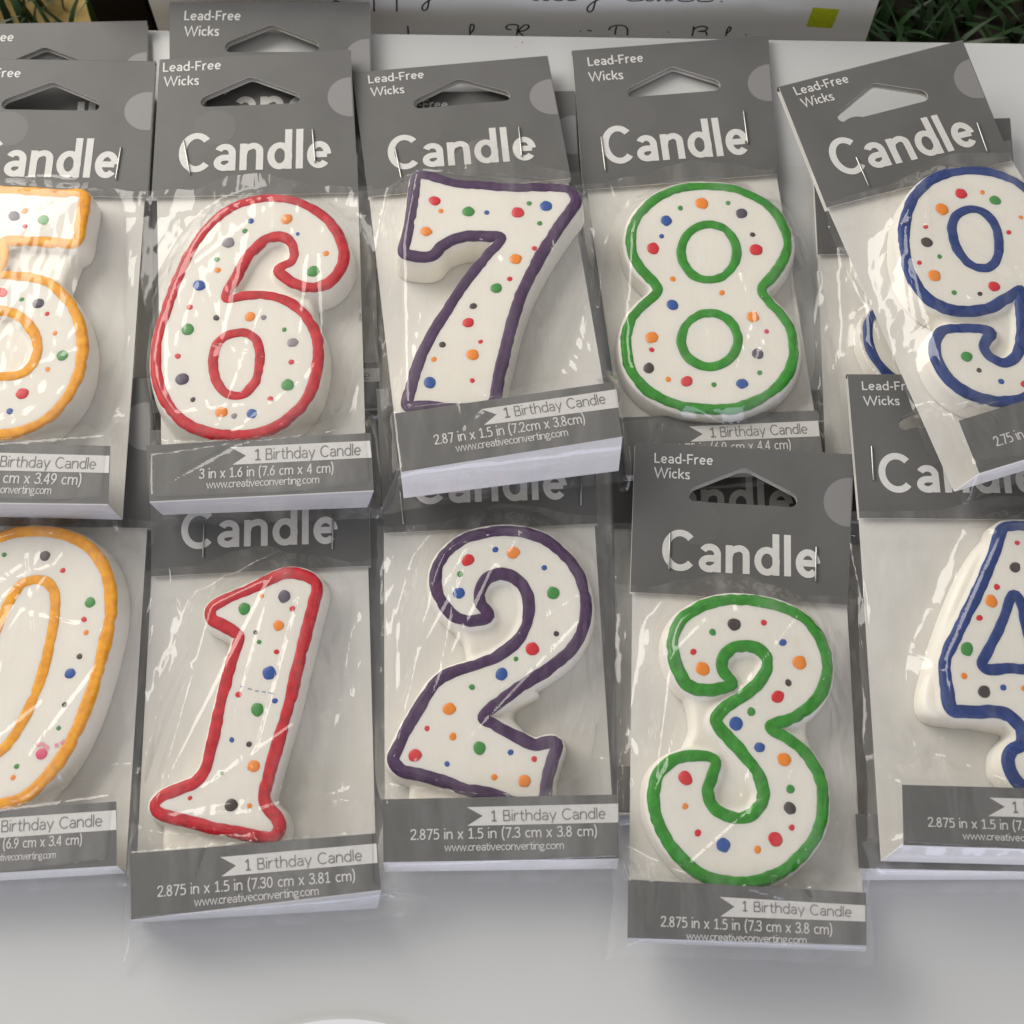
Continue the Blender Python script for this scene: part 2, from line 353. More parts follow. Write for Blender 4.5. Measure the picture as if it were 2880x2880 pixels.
bm = bmesh.new(); a, b, c_, d_ = edge_pt(17.5, 1.5), edge_pt(80, 1.5), edge_pt(80, 70), edge_pt(17.5, 70)
prism(bm, [(q.x, q.y) for q in (a, b, c_, d_)], gf+.004, gf+.4)
tag(build('grass_mat', bm, M['dark_soil']), kind='structure')

# upright white board with handwriting, standing behind the table
BO = 1.35
bf = Frame(edge_pt(0, BO), edir, -enrm)
def bU(p, h=0): return bf.U(p, h)
xl = bU(px('c4', 1722, 150)).x; xr = bU(px('h2', 1878, 120)).x
board = empty('sign_board', Frame(edge_pt((xl+xr)/2, BO) + Vector((0, 0, gf)), edir, -enrm))
bshift = Vector((-(xl+xr)/2, -gf))
def bP(p, h=0): return bU(p, h) + bshift
bm = bmesh.new(); hw = (xr-xl)/2
prism(bm, [(-hw, .4), (hw, .4), (hw, 8.3), (-hw, 8.3)], -.4, 0)
bmesh.ops.bevel(bm, geom=list(bm.edges), offset=.05, segments=2, affect='EDGES')
build('panel', bm, M['board'], board)
bm = bmesh.new()
def hand(c, pts, wd=.055, smooth=True):
    q = [bP(p, .004) for p in pxs(c, pts)]
    ribbon(bm, cr(q, False, .04) if smooth and len(q) > 2 else q, wd, .006+random.random()*.003)
hand('h1', [(363, -90), (366, 0), (368, 78)]); hand('h1', [(518, -90), (521, 0), (522, 78)])
hand('h1', [(368, -60), (395, -95), (425, -75), (415, -40), (380, -30)]); hand('h1', [(521, -60), (550, -95), (580, -75), (570, -40), (535, -30)])
hand('h1', [(690, -80), (705, -35), (735, -45), (748, -80), (742, -20), (736, 30), (722, 66), (702, 70), (694, 48), (715, 20), (770, -15)])
hand('h1', [(85, 18), (108, 4), (118, 8), (132, 17)])
hand('h1', [(1440, -4), (1475, 2), (1500, -20), (1515, -2), (1545, 3), (1570, -14), (1600, 1), (1640, 2), (1660, -16), (1690, 2), (1730, 1), (1760, -18)])
hand('h1', [(1830, -70), (1845, -25), (1872, -35), (1888, -80), (1880, -20), (1866, 25), (1853, 66), (1833, 82), (1815, 68), (1822, 44), (1850, 18), (1905, -8)])
hand('h2', [(205, -30), (195, -8), (225, 5), (280, 5), (320, -4), (345, -18), (335, 2), (365, 6), (400, -12), (415, 6), (450, -16), (470, 5), (505, 2), (530, -14), (560, 5), (590, 8), (640, 6), (670, -10), (690, 6), (735, 10), (780, 4), (790, -14), (765, -22)])
hand('h2', [(840, 6), (845, 9), (850, 8)], .07)
hand('h1', [(595, 176), (597, 190), (600, 240)])
hand('h1', [(1020, 260), (1019, 190), (1028, 165), (1042, 168), (1046, 188), (1035, 212), (1020, 225)])
hand('h1', [(1300, 200), (1275, 200), (1264, 186), (1278, 170), (1315, 166), (1345, 172), (1342, 200), (1335, 240)])
hand('h1', [(1345, 215), (1365, 190), (1395, 168), (1416, 172), (1414, 190), (1385, 208), (1350, 215), (1380, 240)])
hand('h1', [(1765, 210), (1772, 213)]); hand('h1', [(1815, 208), (1830, 206), (1845, 212)])
hand('h2', [(78, 205), (90, 184), (130, 172), (178, 174), (202, 192), (204, 240)]); hand('h2', [(120, 235), (124, 205), (132, 178)])
hand('h2', [(480, 219), (488, 216)]); hand('h2', [(655, 178), (652, 205), (644, 245)])
hand('h2', [(648, 205), (680, 184), (720, 178), (746, 188), (738, 204), (690, 213), (735, 216), (745, 240)])
hand('h2', [(872, 245), (884, 200), (899, 182), (907, 190), (900, 208), (880, 226)]); hand('h2', [(1006, 234), (1014, 237)])
build('handwriting', bm, M['ink'], board)
bm = bmesh.new(); flatpoly(bm, [bP(p, .006) for p in pxs('h2', [(1418, 182), (1592, 192), (1645, 65), (1465, 50)])], .006)
build('lime_square', bm, M['lime'], board)
tag(board, 'upright white board with black handwriting and a lime square behind the table', 'sign board')
pl = bU(px('c4', 1050, 120)).x
pf = Frame(edge_pt((pl+xl)/2, BO) + Vector((0, 0, gf)), edir, -enrm)
bm = bmesh.new(); hw = (xl-pl)/2 - .03
prism(bm, [(-hw, 0), (hw, 0), (hw, 8.5), (-hw, 8.5)], -1.4, .05)
bmesh.ops.bevel(bm, geom=list(bm.edges), offset=.08, segments=2, affect='EDGES')
po = build('upright_post', bm, M['black']); po.matrix_world = pf.matrix()
tag(po, 'plain black upright at the left side of the white handwritten board', 'post')
# round white paper at the very front
c = on_z(px('d', 650, 1922.5), .1)
bm = bmesh.new(); c.y -= 4.75; prism(bm, [(4.75*math.cos(i*math.tau/96), 4.75*math.sin(i*math.tau/96)) for i in range(96)], .004, .10)
pp = build('paper_disc', bm, M['paper']); pp.location = Vector((c.x, c.y, 0))*S
tag(pp, 'round white paper edge lying on the table in front of the packages', 'paper')

# ------------------------------------------------------------------ one carded candle
dotmesh = {}
def dot_mesh(k):
    var = random.randrange(4); key = (k, var)
    if key not in dotmesh:
        bm = bmesh.new(); rings = []
        for j in range(5):
            t = j/5*math.pi/2; r = math.cos(t)**.75 if j else 1.0; z = .30*math.sin(t)
            wob = [1 + .13*noise.noise(Vector((math.cos(i*math.tau/20)*1.3, math.sin(i*math.tau/20)*1.3, var*5.7 + ord(k)))) for i in range(20)]
            rings.append([bm.verts.new((r*wob[i]*math.cos(i*math.tau/20), r*wob[i]*math.sin(i*math.tau/20), z)) for i in range(20)])
        topv = bm.verts.new((0, 0, .30))
        for a, b in zip(rings, rings[1:]):
            for i in range(20): face(bm, (a[i], a[(i+1) % 20], b[(i+1) % 20], b[i]))
        for i in range(20): face(bm, (rings[-1][i], rings[-1][(i+1) % 20], topv))
        me = bpy.data.meshes.new(DOT[k][0] + '_dot'); bm.to_mesh(me); bm.free(); me.materials.append(M['dot_' + k])
        me.polygons.foreach_set('use_smooth', [True]*len(me.polygons)); dotmesh[key] = me
    return dotmesh[key]
def icing(bm, P, width, h, closed, seedv):
    """piped line: a low uneven dome along the path"""
    if closed and area2(P) < 0: P = P[::-1]
    n = len(P); rings = []; K = 9
    for i in range(n):
        t = (P[(i+1) % n]-P[i-1]) if closed or 0 < i < n-1 else (P[min(i+1, n-1)]-P[max(i-1, 0)])
        t = t.normalized() if t.length else Vector((1, 0)); nn = Vector((t.y, -t.x))
        q = Vector((P[i].x*1.6, P[i].y*1.6, seedv)); q3 = q*3.1
        wd = width*(1 + .13*noise.noise(q) + .07*noise.noise(q3)); hh = .034*(1 + .35*noise.noise(q + Vector((9, 0, 0))) + .25*noise.noise(q3 + Vector((5, 2, 0))))
        c = P[i] + nn*(.018*noise.noise(q3 + Vector((0, 7, 3))))
        ring = []
        for k in range(K):
            u = -1 + 2*k/(K-1); z = h - .05 + (hh+.05)*max(0, 1-abs(u)**4)**.6
            p = c + nn*(u*wd/2); ring.append(bm.verts.new((p.x, p.y, z)))
        rings.append(ring)
    for i in range(n if closed else n-1):
        a, b = rings[i], rings[(i+1) % n]
        for k in range(K-1): face(bm, (a[k], b[k], b[k+1], a[k+1]))
def bil(q, s, t):   # q = TL, TR, BR, BL
    return q[0]*((1-s)*(1-t)) + q[1]*(s*(1-t)) + q[2]*(s*t) + q[3]*((1-s)*t)
def bilp(q, s, t):
    return tuple(q[0][i]*(1-s)*(1-t) + q[1][i]*s*(1-t) + q[2][i]*s*t + q[3][i]*(1-s)*t for i in (0, 1))
HH = .17; HT = .03          # header: gap of the folded card, card thickness
def package(D):
    """D: traced points of one package; builds header card, backing card, footer box, candle and bag"""
    cx = bilp(D['head'], .5, .5); fx = bilp(D['foot'], .5, 1); cen = ((cx[0]+fx[0])/2, (cx[1]+fx[1])/2)
    al, be = math.radians(D['al']), math.radians(D.get('be', 0))
    n = Vector((-math.sin(be), -math.sin(al), 1)).normalized()
    fr = Frame(on_z(cen, D['z']), (1, 0, 0), n)
    root = empty('candle_package', fr)
    tag(root, D['label'], 'candle package', 'carded number candles')
    box = D.get('D', 1.15); top = D.get('T', 1.02); sd = D.get('seed', 1)
    hf = HH + HT
    Hq = [fr.U(p, hf) for p in D['head']]
    # header card: front leaf, back leaf, fold
    W = (Hq[1]-Hq[0]).length; Ht = (Hq[3]-Hq[0]).length
    hc = D.get('hole', (.5, .265)); hx, hy = hc
    def hp(dx, dy): return bil(Hq, hx + dx/W, hy + dy/Ht)
    hole = []
    base = [(-1.44, .28, .16), (1.44, .28, .16), (0, -.52, .10)]
    # rounded flat triangle
    pts = [Vector((-1.44, .42)), Vector((1.44, .42)), Vector((1.50, .10)), Vector((0, -.62)), Vector((-1.50, .10))]
    rad = [.17, .17, .22, .12, .22]
    for i in range(5):
        p = pts[i]; a = (pts[i-1]-p).normalized(); b = (pts[(i+1) % 5]-p).normalized()
        for k in range(5):
            t = k/4; q = p + a*rad[i]*(1-t)**2 + b*rad[i]*t**2
            hole.append(hp(q.x, q.y))
    bm = bmesh.new()
    outer = [Hq[3], Hq[2], Hq[1], Hq[0]]
    prism(bm, outer, HH, hf, [hole], top=0, side=1, bottom=1)
    sh = Vector((.03, -.02))
    prism(bm, [q + Vector((0, -.03)) if i > 1 else q for i, q in enumerate(outer)], 0, HT, [[q + sh for q in hole]], top=1, side=1, bottom=0)
    # fold along the top
    prev = None
    for k in range(7):
        t = math.pi*k/6; z = hf/2 + math.cos(t)*hf/2; o = math.sin(t)*.07
        cur = [bm.verts.new((*(q + (Hq[0]-Hq[3]).normalized()*o), z)) for q in (Hq[0], Hq[1])]
        if prev: face(bm, (prev[0], cur[0], cur[1], prev[1]), 0)
        prev = cur
    header = build('header_card', bm, [M['grey'], M['inner']], root)
    # printed disc cut by the right edge, dim larger discs
    def pdisc(name, s0, t0, r, m, z):
        P = []
        for i in range(64):
            q = i*math.tau/64; s, t = s0 + r*math.cos(q)/W, t0 + r*math.sin(q)/Ht
            P.append((min(max(s, .004), .996), min(max(t, .004), .996)))
        Q = []
        for p in P:
            if not Q or (Vector(p)-Vector(Q[-1])).length > 1e-4: Q.append(p)
        b_ = bmesh.new(); flatpoly(b_, [bil(Hq, s, t) for s, t in Q][::-1], z); build(name, b_, m, header)
    dc = D.get('disc', (.985, .325))
    pdisc('printed_disc', dc[0], dc[1], .69, M['disc'], hf+.004)
    if D.get('full', True): pdisc('faint_disc', .30, .52, .62, M['disc_dim'], hf+.0025)
    tx = D.get('text', {})
    dx, dy = D.get('tshift', (0, 0))
    def hpx(s, t): return bilp(D['head'], s+dx, t+dy)
    unit = (D['head'][1][0]-D['head'][0][0])/600
    zt = hf + .007
    bm = bmesh.new()
    p0, p1, cp = tx.get('lead', (hpx(.073, .125), hpx(.365, .125), 26*unit)); write(bm, fr, zt, 'Lead-Free', p0, p1, cp, .145, track=.10)
    p0, p1, cp = tx.get('wick', (hpx(.073, .235), hpx(.255, .235), 26*unit)); write(bm, fr, zt, 'Wicks', p0, p1, cp, .145, track=.10)
    build('lettering', bm, M['print'], header)
    bm = bmesh.new(); p0, p1, cp = tx.get('candle', (hpx(.12, .84), hpx(.86, .84), 108*unit)); write(bm, fr, zt, 'Candle', p0, p1, cp, .168, track=.115)
    build('title_lettering', bm, M['print'], header)
    for a_, b_ in D.get('staples', []):
        A, B = fr.U(a_, hf+.04), fr.U(b_, hf+.04); d = (B-A).normalized(); e = Vector((-d.y, d.x))
        bm = bmesh.new(); R_ = .026; rr = []
        path = [(A, hf-.02), (A+d*.01, hf+.03), (A+d*.05, hf+.045), (B-d*.05, hf+.045), (B-d*.01, hf+.03), (B, hf-.02)]
        for p, z in path: rr.append([bm.verts.new((p.x+e.x*R_*math.cos(q), p.y+e.y*R_*math.cos(q), z+R_*.8*math.sin(q))) for q in [i*math.tau/8 for i in range(8)]])
        for u, v in zip(rr, rr[1:]):
            for i in range(8): face(bm, (u[i], u[(i+1) % 8], v[(i+1) % 8], v[i]))
        build('staple', bm, M['steel'], header, smooth=True)
    # backing card
    L0, L1 = fr.U(D['low'][0], HT), fr.U(D['low'][1], HT)
    up = (Hq[0]-Hq[3])*.3
    c0 = fr.U(D['head'][3], hf).lerp(fr.U(D['head'][3], HT), .0); c1 = fr.U(D['head'][2], hf)
    ins = (Hq[1]-Hq[0]).normalized()*.04
    bm = bmesh.new(); prism(bm, [L0, L1, c1 + up - ins, c0 + up + ins], HT+.01, HT*2+.01, top=0, side=1, bottom=1)
    build('backing_card', bm, [M['inner'], M['white_card']], root)
    # footer: front flap and bottom of the folded tray
    Fq = [fr.U(p, box) for p in D['foot']]
    bm = bmesh.new()
    def sheet(q, zs, m_out, th=.03):
        P = [Vector((a.x, a.y, z)) for a, z in zip(q, zs)]; nn = (P[1]-P[0]).cross(P[3]-P[0]).normalized()
        if nn.z < 0: nn = -nn
        a = [bm.verts.new(p) for p in P]; b = [bm.verts.new(p - nn*th) for p in P]
        def ff(vs, m): face(bm, vs, m)
        ff(a[::-1], m_out); ff(b, 1)
        for i in range(4): ff((a[i], a[(i+1) % 4], b[(i+1) % 4], b[i]), 1)
    def rr_(z, k): return z
    sheet(Fq, [box]*4, 0)
    dn = (Fq[3]-Fq[0]).normalized()*.004
    # rounded fold then white bottom
    e0 = [Fq[3]+dn, Fq[2]+dn]
    sheet([e0[0], e0[1], L1, L0], [box-.004, box-.004, HT*2+.015, HT*2+.015], 1)
    footer = build('footer_flap', bm, [M['grey'], M[D.get('tray', 'white_card')]], root)
    zb = box + .006
    bm = bmesh.new()
    bq = tx.get('banner')
    if not bq: bq = [bilp(D['foot'], s, t) for s, t in ((.385, .13), (.995, .13), (.995, .42), (.385, .42), (.45, .275))]
    flatpoly(bm, [fr.U(p, zb) for p in bq][::-1], zb); build('banner', bm, M['print'], footer)
    zl = box + .009
    p0, p1, cp = tx.get('birth', (bilp(D['foot'], .49, .375), bilp(D['foot'], .95, .375), 30*unit))
    bm = bmesh.new(); write(bm, fr, zl+.004, '1', p0, bilp((p0, p1, p1, p0), .08, 0), cp, .12, align='L', sx=.95)
    k = .105; q0 = (p0[0]+(p1[0]-p0[0])*k, p0[1]+(p1[1]-p0[1])*k); write(bm, fr, zl+.004, 'Birthday Candle', q0, p1, cp, .088, track=.10)
    build('banner_lettering', bm, M['print_grey'], footer)
    bm = bmesh.new()
    p0, p1, cp, al_ = (tuple(tx['size']) + (None,))[:4] if 'size' in tx else (bilp(D['foot'], .14, .64), bilp(D['foot'], .88, .64), 29*unit, None)
    write(bm, fr, zl, D.get('size', '2.875 in x 1.5 in (7.3 cm x 3.8 cm)'), p0, p1, cp, .125, align=al_, sx=.86, track=.09)
    build('size_lettering', bm, M['print'], footer)
    bm = bmesh.new()
    p0, p1, cp, al_ = (tuple(tx['url']) + (None,))[:4] if 'url' in tx else (bilp(D['foot'], .27, .80), bilp(D['foot'], .77, .80), 23*unit, None)
    write(bm, fr, zl, 'www.creativeconverting.com', p0, p1, cp, .11, align=al_, sx=.80, track=.035)
    build('address_lettering', bm, M['url'], footer)
    # candle
    hull = []
    if 'loops' in D:
        cname = D['crop']; cbm = bmesh.new(); ibm = bmesh.new()
        width = D.get('iw', .35)
        for li, lp in enumerate(D['loops']):
            P = cr([fr.U(p, top+.03) for p in pxs(cname, lp)], True, .055)
            if li == 0:
                loft(cbm, P if area2(P) > 0 else P[::-1], [(.08, .30), (.40, .27), (.75, .235), (top-.10, .20), (top-.03, .15), (top, .03)])
                hull = P
            icing(ibm, P, width, top-.015, True, sd*3.7+li)
        for wb in D.get('webs', []):
            Q = cr([fr.U(p, top*.75) for p in pxs(cname, wb)], True, .08)
            loft(cbm, Q if area2(Q) > 0 else Q[::-1], [(.08, .14), (.5, .10), (top*.70, .05), (top*.77, -.04)])
        candle = build('candle', cbm, M['wax'], root, smooth=True)
        rm = candle.modifiers.new('remesh', 'REMESH'); rm.mode = 'VOXEL'; rm.voxel_size = .00042; rm.use_smooth_shade = True
        smo = candle.modifiers.new('smooth', 'SMOOTH'); smo.factor = .5; smo.iterations = 6
        build('icing_outline', ibm, M['ice_' + D['ice']], candle, smooth=True)
        rs = CR[cname][2]
        for (x, y, r, k) in D['dots']:
            p = px(cname, x, y); u = fr.U(p, top); rc = (fr.U((p[0]+r*rs, p[1]), top) - u).length
            o = link(DOT[k][0] + '_dot', dot_mesh(k), candle); o.location = (u.x*S, u.y*S, (top-.012)*S)
            q = random.uniform(.93, 1.07); o.scale = (rc*q*S, rc/q*S, min(rc, .17)*.8*S); o.rotation_euler = (0, 0, random.uniform(0, 6))
        for (m_, pts, wd) in D.get('marks', []):
            b_ = bmesh.new()
            for sgm in pts: ribbon(b_, cr([fr.U(p, top) for p in pxs(cname, sgm)], False, .05), wd, top+.012)
            build('smear', b_, M[m_], candle)
    # bag
    if D.get('bag', True):
        hp2 = []
        if hull:
            idx = convex_hull_2d([tuple(q) for q in hull]); hp2 = [hull[i] for i in idx]
        sl, sr = D.get('bs', (-.05, 1.05)); NX, NY = 108, 168
        quad = [Hq[3], Hq[2], L1, L0]
        # straighten the sides out to the footer width
        Wc = (Fq[1]-Fq[0]).length
        bm = bmesh.new(); grid = []; slack = []
        ftc = bil(Fq, .5, .5); fx_ = (Fq[1]-Fq[0]).normalized(); fy_ = (Fq[0]-Fq[3]).normalized(); fw, fh = Wc/2, (Fq[0]-Fq[3]).length/2
        hcx = sum(q.x for q in hp2)/len(hp2) if hp2 else 0
        uq = Hq[3].x; cs = max(.2, min(.8, (hcx - Hq[3].x)/W)) if hp2 else .5
        def dist_hull(p):
            if not hp2: return 9
            inside = True; dm = 9; m_ = len(hp2)
            for i in range(m_):
                a, b = hp2[i], hp2[(i+1) % m_]; e = b-a
                if e.x*(p.y-a.y) - e.y*(p.x-a.x) < 0: inside = False
                t = max(0, min(1, (p-a).dot(e)/max(e.dot(e), 1e-9))); dm = min(dm, (p-a-e*t).length)
            return 0 if inside else dm
        ext = .035
        Rc = random.Random(sd*17+3); creases = []
        if hull:
            for _ in range(26):
                a = hp2[Rc.randrange(len(hp2))]; t_ = Rc.choice([(Rc.choice([sl, sr]), Rc.uniform(.05, 1)), (Rc.uniform(0, 1), 1.0), (Rc.uniform(0, 1), .02), (Rc.choice([sl, sr]), Rc.uniform(.3, .9))])
                b = bil(quad, t_[0], t_[1]); m_ = a.lerp(b, Rc.uniform(-.1, .35)); creases.append((m_, m_.lerp(b, Rc.uniform(.4, .95)), Rc.uniform(.02, .055)*D.get('cr', 1)*Rc.choice([1, 1, -1]), Rc.uniform(.045, .08)))
        else:
            for _ in range(10):
                a = bil(quad, Rc.uniform(0, 1), Rc.uniform(0, 1)); creases.append((a, a + Vector((Rc.uniform(-.6, .6), Rc.uniform(-3, 3))), Rc.uniform(.02, .05), .06))
        for j in range(NY+1):
            row = []
            for i in range(NX+1):
                s = sl + (sr-sl)*i/NX; t = j/NY
                t0 = -(.02 + (D.get('up', .055) if hp2 else .0)*math.exp(-((s-cs)/.22)**2) + .012*noise.noise(Vector((s*7, sd, 2))))
                tt = t0 + (1+ext-t0)*t
                p = bil(quad, s, tt)
                edge = 1 + .05*noise.noise(Vector((tt*6, sd*2.3, 0)))
                if s < 0 or s > 1:
                    c_ = bil(quad, .5, tt); p = c_ + (p-c_)*edge
                q = p - ftc; du = max(0, abs(q.dot(fx_))-fw); dv = max(0, abs(q.dot(fy_))-fh); df_ = math.hypot(du, dv)
                dh = dist_hull(p)
                N = noise.noise; P3 = Vector((p.x, p.y, sd*5.1))
                big = N(Vector((p.x*.9+p.y*.25, p.y*.30, sd*3)))
                cre = abs(N(Vector((p.x*1.5-p.y*.45, p.y*.42+p.x*.2, sd*7))))
                fine = abs(N(Vector((p.x*3.2+p.y*.6, p.y*1.3, sd*9))))
                tent = top + .17 - .95*dh - .12*math.sin(min(dh, 1.5)*1.2)
                foot = box + .035 - 1.1*df_
                base_ = .16 + .10*big
                h = max(tent, foot, base_)
                loose = min(1, .12 + min(dh, df_)*1.7)
                onfoot = 1.0 if df_ > .02 else .25
                h += (.065*(.5-cre*2.2) + .02*(.4-fine*2))*loose*onfoot + .006*(.5-fine*2)
                for (ca, cb, ch, cw) in creases:
                    ce = cb-ca; ct = max(0, min(1, (p-ca).dot(ce)/max(ce.length_squared, 1e-6))); cd = (p-ca-ce*ct).length_squared
                    if cd < .05: h += ch*math.exp(-cd/(cw*cw))*(1-ct*ct)
                h = max(h, .075 if tt > .02 else hf+.02)
                if tt < .06: h = max(h, hf + .02 + .02*fine)
                edge_s = min(s-sl, sr-s)/.05
                if edge_s < 1 and tt > .05: h = .06 + (h-.06)*max(0, edge_s)**.7
                if tt > 1: h = .06 + (h-.06)*max(0, 1-(tt-1)/ext)
                for (fs, ft, rad_, vx, vy, vz) in D.get('flaps', []):
                    k = max(0, 1-math.hypot((s-fs)*1.0, (tt-ft)*2.2)/rad_)
                    k = k*k; p = p + Vector((vx, vy))*k; h += vz*k
                row.append(bm.verts.new((p.x, p.y, h))); slack.append(min(.55, .03 + .6*min(dh, df_*.8 if df_ > .01 else .15)))
            grid.append(row)
        for a, b in zip(grid, grid[1:]):
            for i in range(NX): face(bm, (a[i], b[i], b[i+1], a[i+1]))
        bag = build('clear_bag', bm, M['film'], root, smooth=True)
        bag.data.attributes.new('slack', 'FLOAT', 'POINT').data.foreach_set('value', slack)
    return root

# ------------------------------------------------------------------ the packages, each traced from the photograph
P = []
d = lambda *q: px('d', *q)
P.append(dict(label='number 6 candle package with thick red outline, right above the red number 1', z=1.12, al=-2, tray='tray', seed=6, cr=.7, ice='red', crop='k6', D=1.2,
  head=[px('c1', 903, 340), d(661, 95), px('k6', 1222, 125), px('c1', 857, 1115)], hole=(.475, .28), disc=(.99, .335),
  foot=[px('k6', 22, 1556), px('k6', 1292, 1484), px('f6', 1850, 450), px('f6', 58, 540)], low=[px('f6', 165, 645), px('f6', 1800, 585)],
  size='3 in x 1.6 in (7.6 cm x 4 cm)', bs=(-.06, 1.07),
  text=dict(lead=(px('c1', 922, 408), px('c1', 1250, 392), 26), wick=(px('c1', 927, 487), px('c1', 1125, 480), 26), candle=(d(336, 325), d(623, 316), 107),
    banner=pxs('f6', [(705, 108), (1820, 55), (1833, 190), (720, 248), (830, 175)]), birth=(px('f6', 897, 213), px('f6', 1745, 170), 32),
    size=(px('f6', 455, 360), px('f6', 1530, 310), 28), url=(px('f6', 512, 438), px('f6', 1415, 394), 22)),
  staples=[pxs('c1', [(1038, 790), (1075, 985)]), pxs('c1', [(1768, 728), (1784, 920)])],
  loops=[[(775, 560), (830, 610), (900, 645), (970, 652), (1050, 625), (1110, 560), (1137, 470), (1110, 370), (1050, 280), (950, 205), (850, 165), (740, 152), (620, 165), (500, 210), (400, 285), (320, 380), (250, 500), (190, 640), (140, 780), (100, 900), (80, 1020), (80, 1120), (100, 1220), (140, 1310), (200, 1385), (290, 1445), (400, 1480), (520, 1490), (640, 1480), (740, 1450), (830, 1390), (910, 1310), (960, 1210), (985, 1100), (990, 990), (970, 900), (920, 820), (850, 755), (760, 715), (670, 700), (580, 705), (485, 724), (470, 715), (490, 660), (530, 590), (580, 500), (640, 425), (700, 380), (760, 362), (810, 370), (850, 410), (862, 460), (845, 510), (790, 540)],
         [(530, 915), (600, 920), (645, 960), (665, 1030), (660, 1110), (640, 1190), (600, 1240), (560, 1268), (510, 1270), (460, 1245), (420, 1190), (400, 1110), (405, 1040), (430, 970), (480, 930)]],
  webs=[[(480, 720), (760, 362), (860, 460), (1060, 640), (960, 730), (960, 830), (760, 730)]],
  dots=[(615, 285, 20, 'b'), (582, 342, 19, 'g'), (487, 408, 37, 'e'), (422, 502, 19, 'g'), (427, 563, 20, 'o'), (323, 650, 37, 'b'), (269, 773, 20, 'r'), (258, 899, 38, 'g'), (420, 833, 21, 'k'), (611, 827, 32, 'o'), (687, 831, 19, 'e'), (804, 900, 17, 'g'), (852, 973, 32, 'e'), (844, 1083, 19, 'r'), (823, 1213, 38, 'g'), (726, 1291, 19, 'r'), (201, 1050, 20, 'r'), (226, 1180, 40, 'p'), (286, 1296, 18, 'k'), (448, 1366, 36, 'o'), (520, 1388, 20, 'e'), (620, 1376, 31, 'b'), (818, 274, 34, 'o'), (880, 358, 15, 'b'), (1040, 469, 20, 'o'), (968, 570, 37, 'g')]))
P.append(dict(label='tilted number 7 candle package with dark purple outline and a wide white bottom edge', z=1.32, al=-6, be=0, seed=7, cr=.7, ice='purple', crop='k7', D=1.35, iw=.38,
  head=[px('c2', 62, 415), px('c2', 1168, 318), px('c2', 1300, 1010), px('c2', 152, 1113)], hole=(.53, .25), disc=(.985, .34),
  foot=pxs('k7', [(135, 1375), (1380, 1195), (1430, 1505), (180, 1705)]), low=pxs('k7', [(192, 1855), (1408, 1700)]),
  size='2.87 in x 1.5 in (7.2cm x 3.8cm)', up=.16, bs=(-.05, 1.06), flaps=[(-.05, 1.02, .14, -.45, -.25, .1)],
  text=dict(lead=(px('c2', 155, 473), px('c2', 468, 442), 23), wick=(px('c2', 168, 543), px('c2', 357, 527), 23), candle=(px('c2', 270, 962), px('c2', 1105, 903), 94),
    banner=pxs('k7', [(630, 1350), (1395, 1237), (1410, 1340), (645, 1440), (718, 1380)]), birth=(px('k7', 763, 1400), px('k7', 1337, 1317), 29),
    size=(px('k7', 368, 1552), px('k7', 1222, 1428), 28), url=(px('k7', 490, 1592), px('k7', 1125, 1500), 22)),
  staples=[pxs('c2', [(303, 833), (340, 1010)]), pxs('c2', [(1004, 713), (1022, 885)])],
  loops=[[(270, 25), (330, 22), (400, 45), (500, 70), (620, 78), (800, 92), (950, 90), (1080, 95), (1130, 105), (1160, 140), (1160, 180), (1110, 250), (1040, 350), (970, 460), (900, 590), (850, 700), (810, 820), (780, 930), (750, 1060), (725, 1160), (705, 1290), (680, 1330), (450, 1338), (300, 1324), (232, 1328), (216, 1310), (235, 1230), (260, 1140), (300, 1030), (350, 930), (420, 820), (500, 690), (590, 570), (680, 460), (740, 395), (742, 370), (650, 358), (540, 362), (460, 385), (400, 420), (355, 470), (310, 478), (205, 460), (195, 440), (205, 400), (225, 300), (245, 180), (258, 80)]],
  dots=[(367, 170, 35, 'r'), (402, 228, 18, 'o'), (558, 231, 37, 'g'), (662, 237, 18, 'b'), (838, 236, 39, 'r'), (902, 185, 18, 'g'), (998, 200, 37, 'b'), (962, 298, 18, 'g'), (319, 344, 34, 'o'), (932, 440, 18, 'r'), (826, 500, 36, 'o'), (792, 613, 18, 'r'), (716, 665, 35, 'g'), (585, 767, 23, 'k'), (557, 860, 34, 'r'), (411, 985, 22, 'k'), (627, 968, 17, 'r'), (582, 1042, 37, 'o'), (363, 1068, 19, 'o'), (340, 1200, 38, 'b'), (580, 1188, 18, 'r')]))
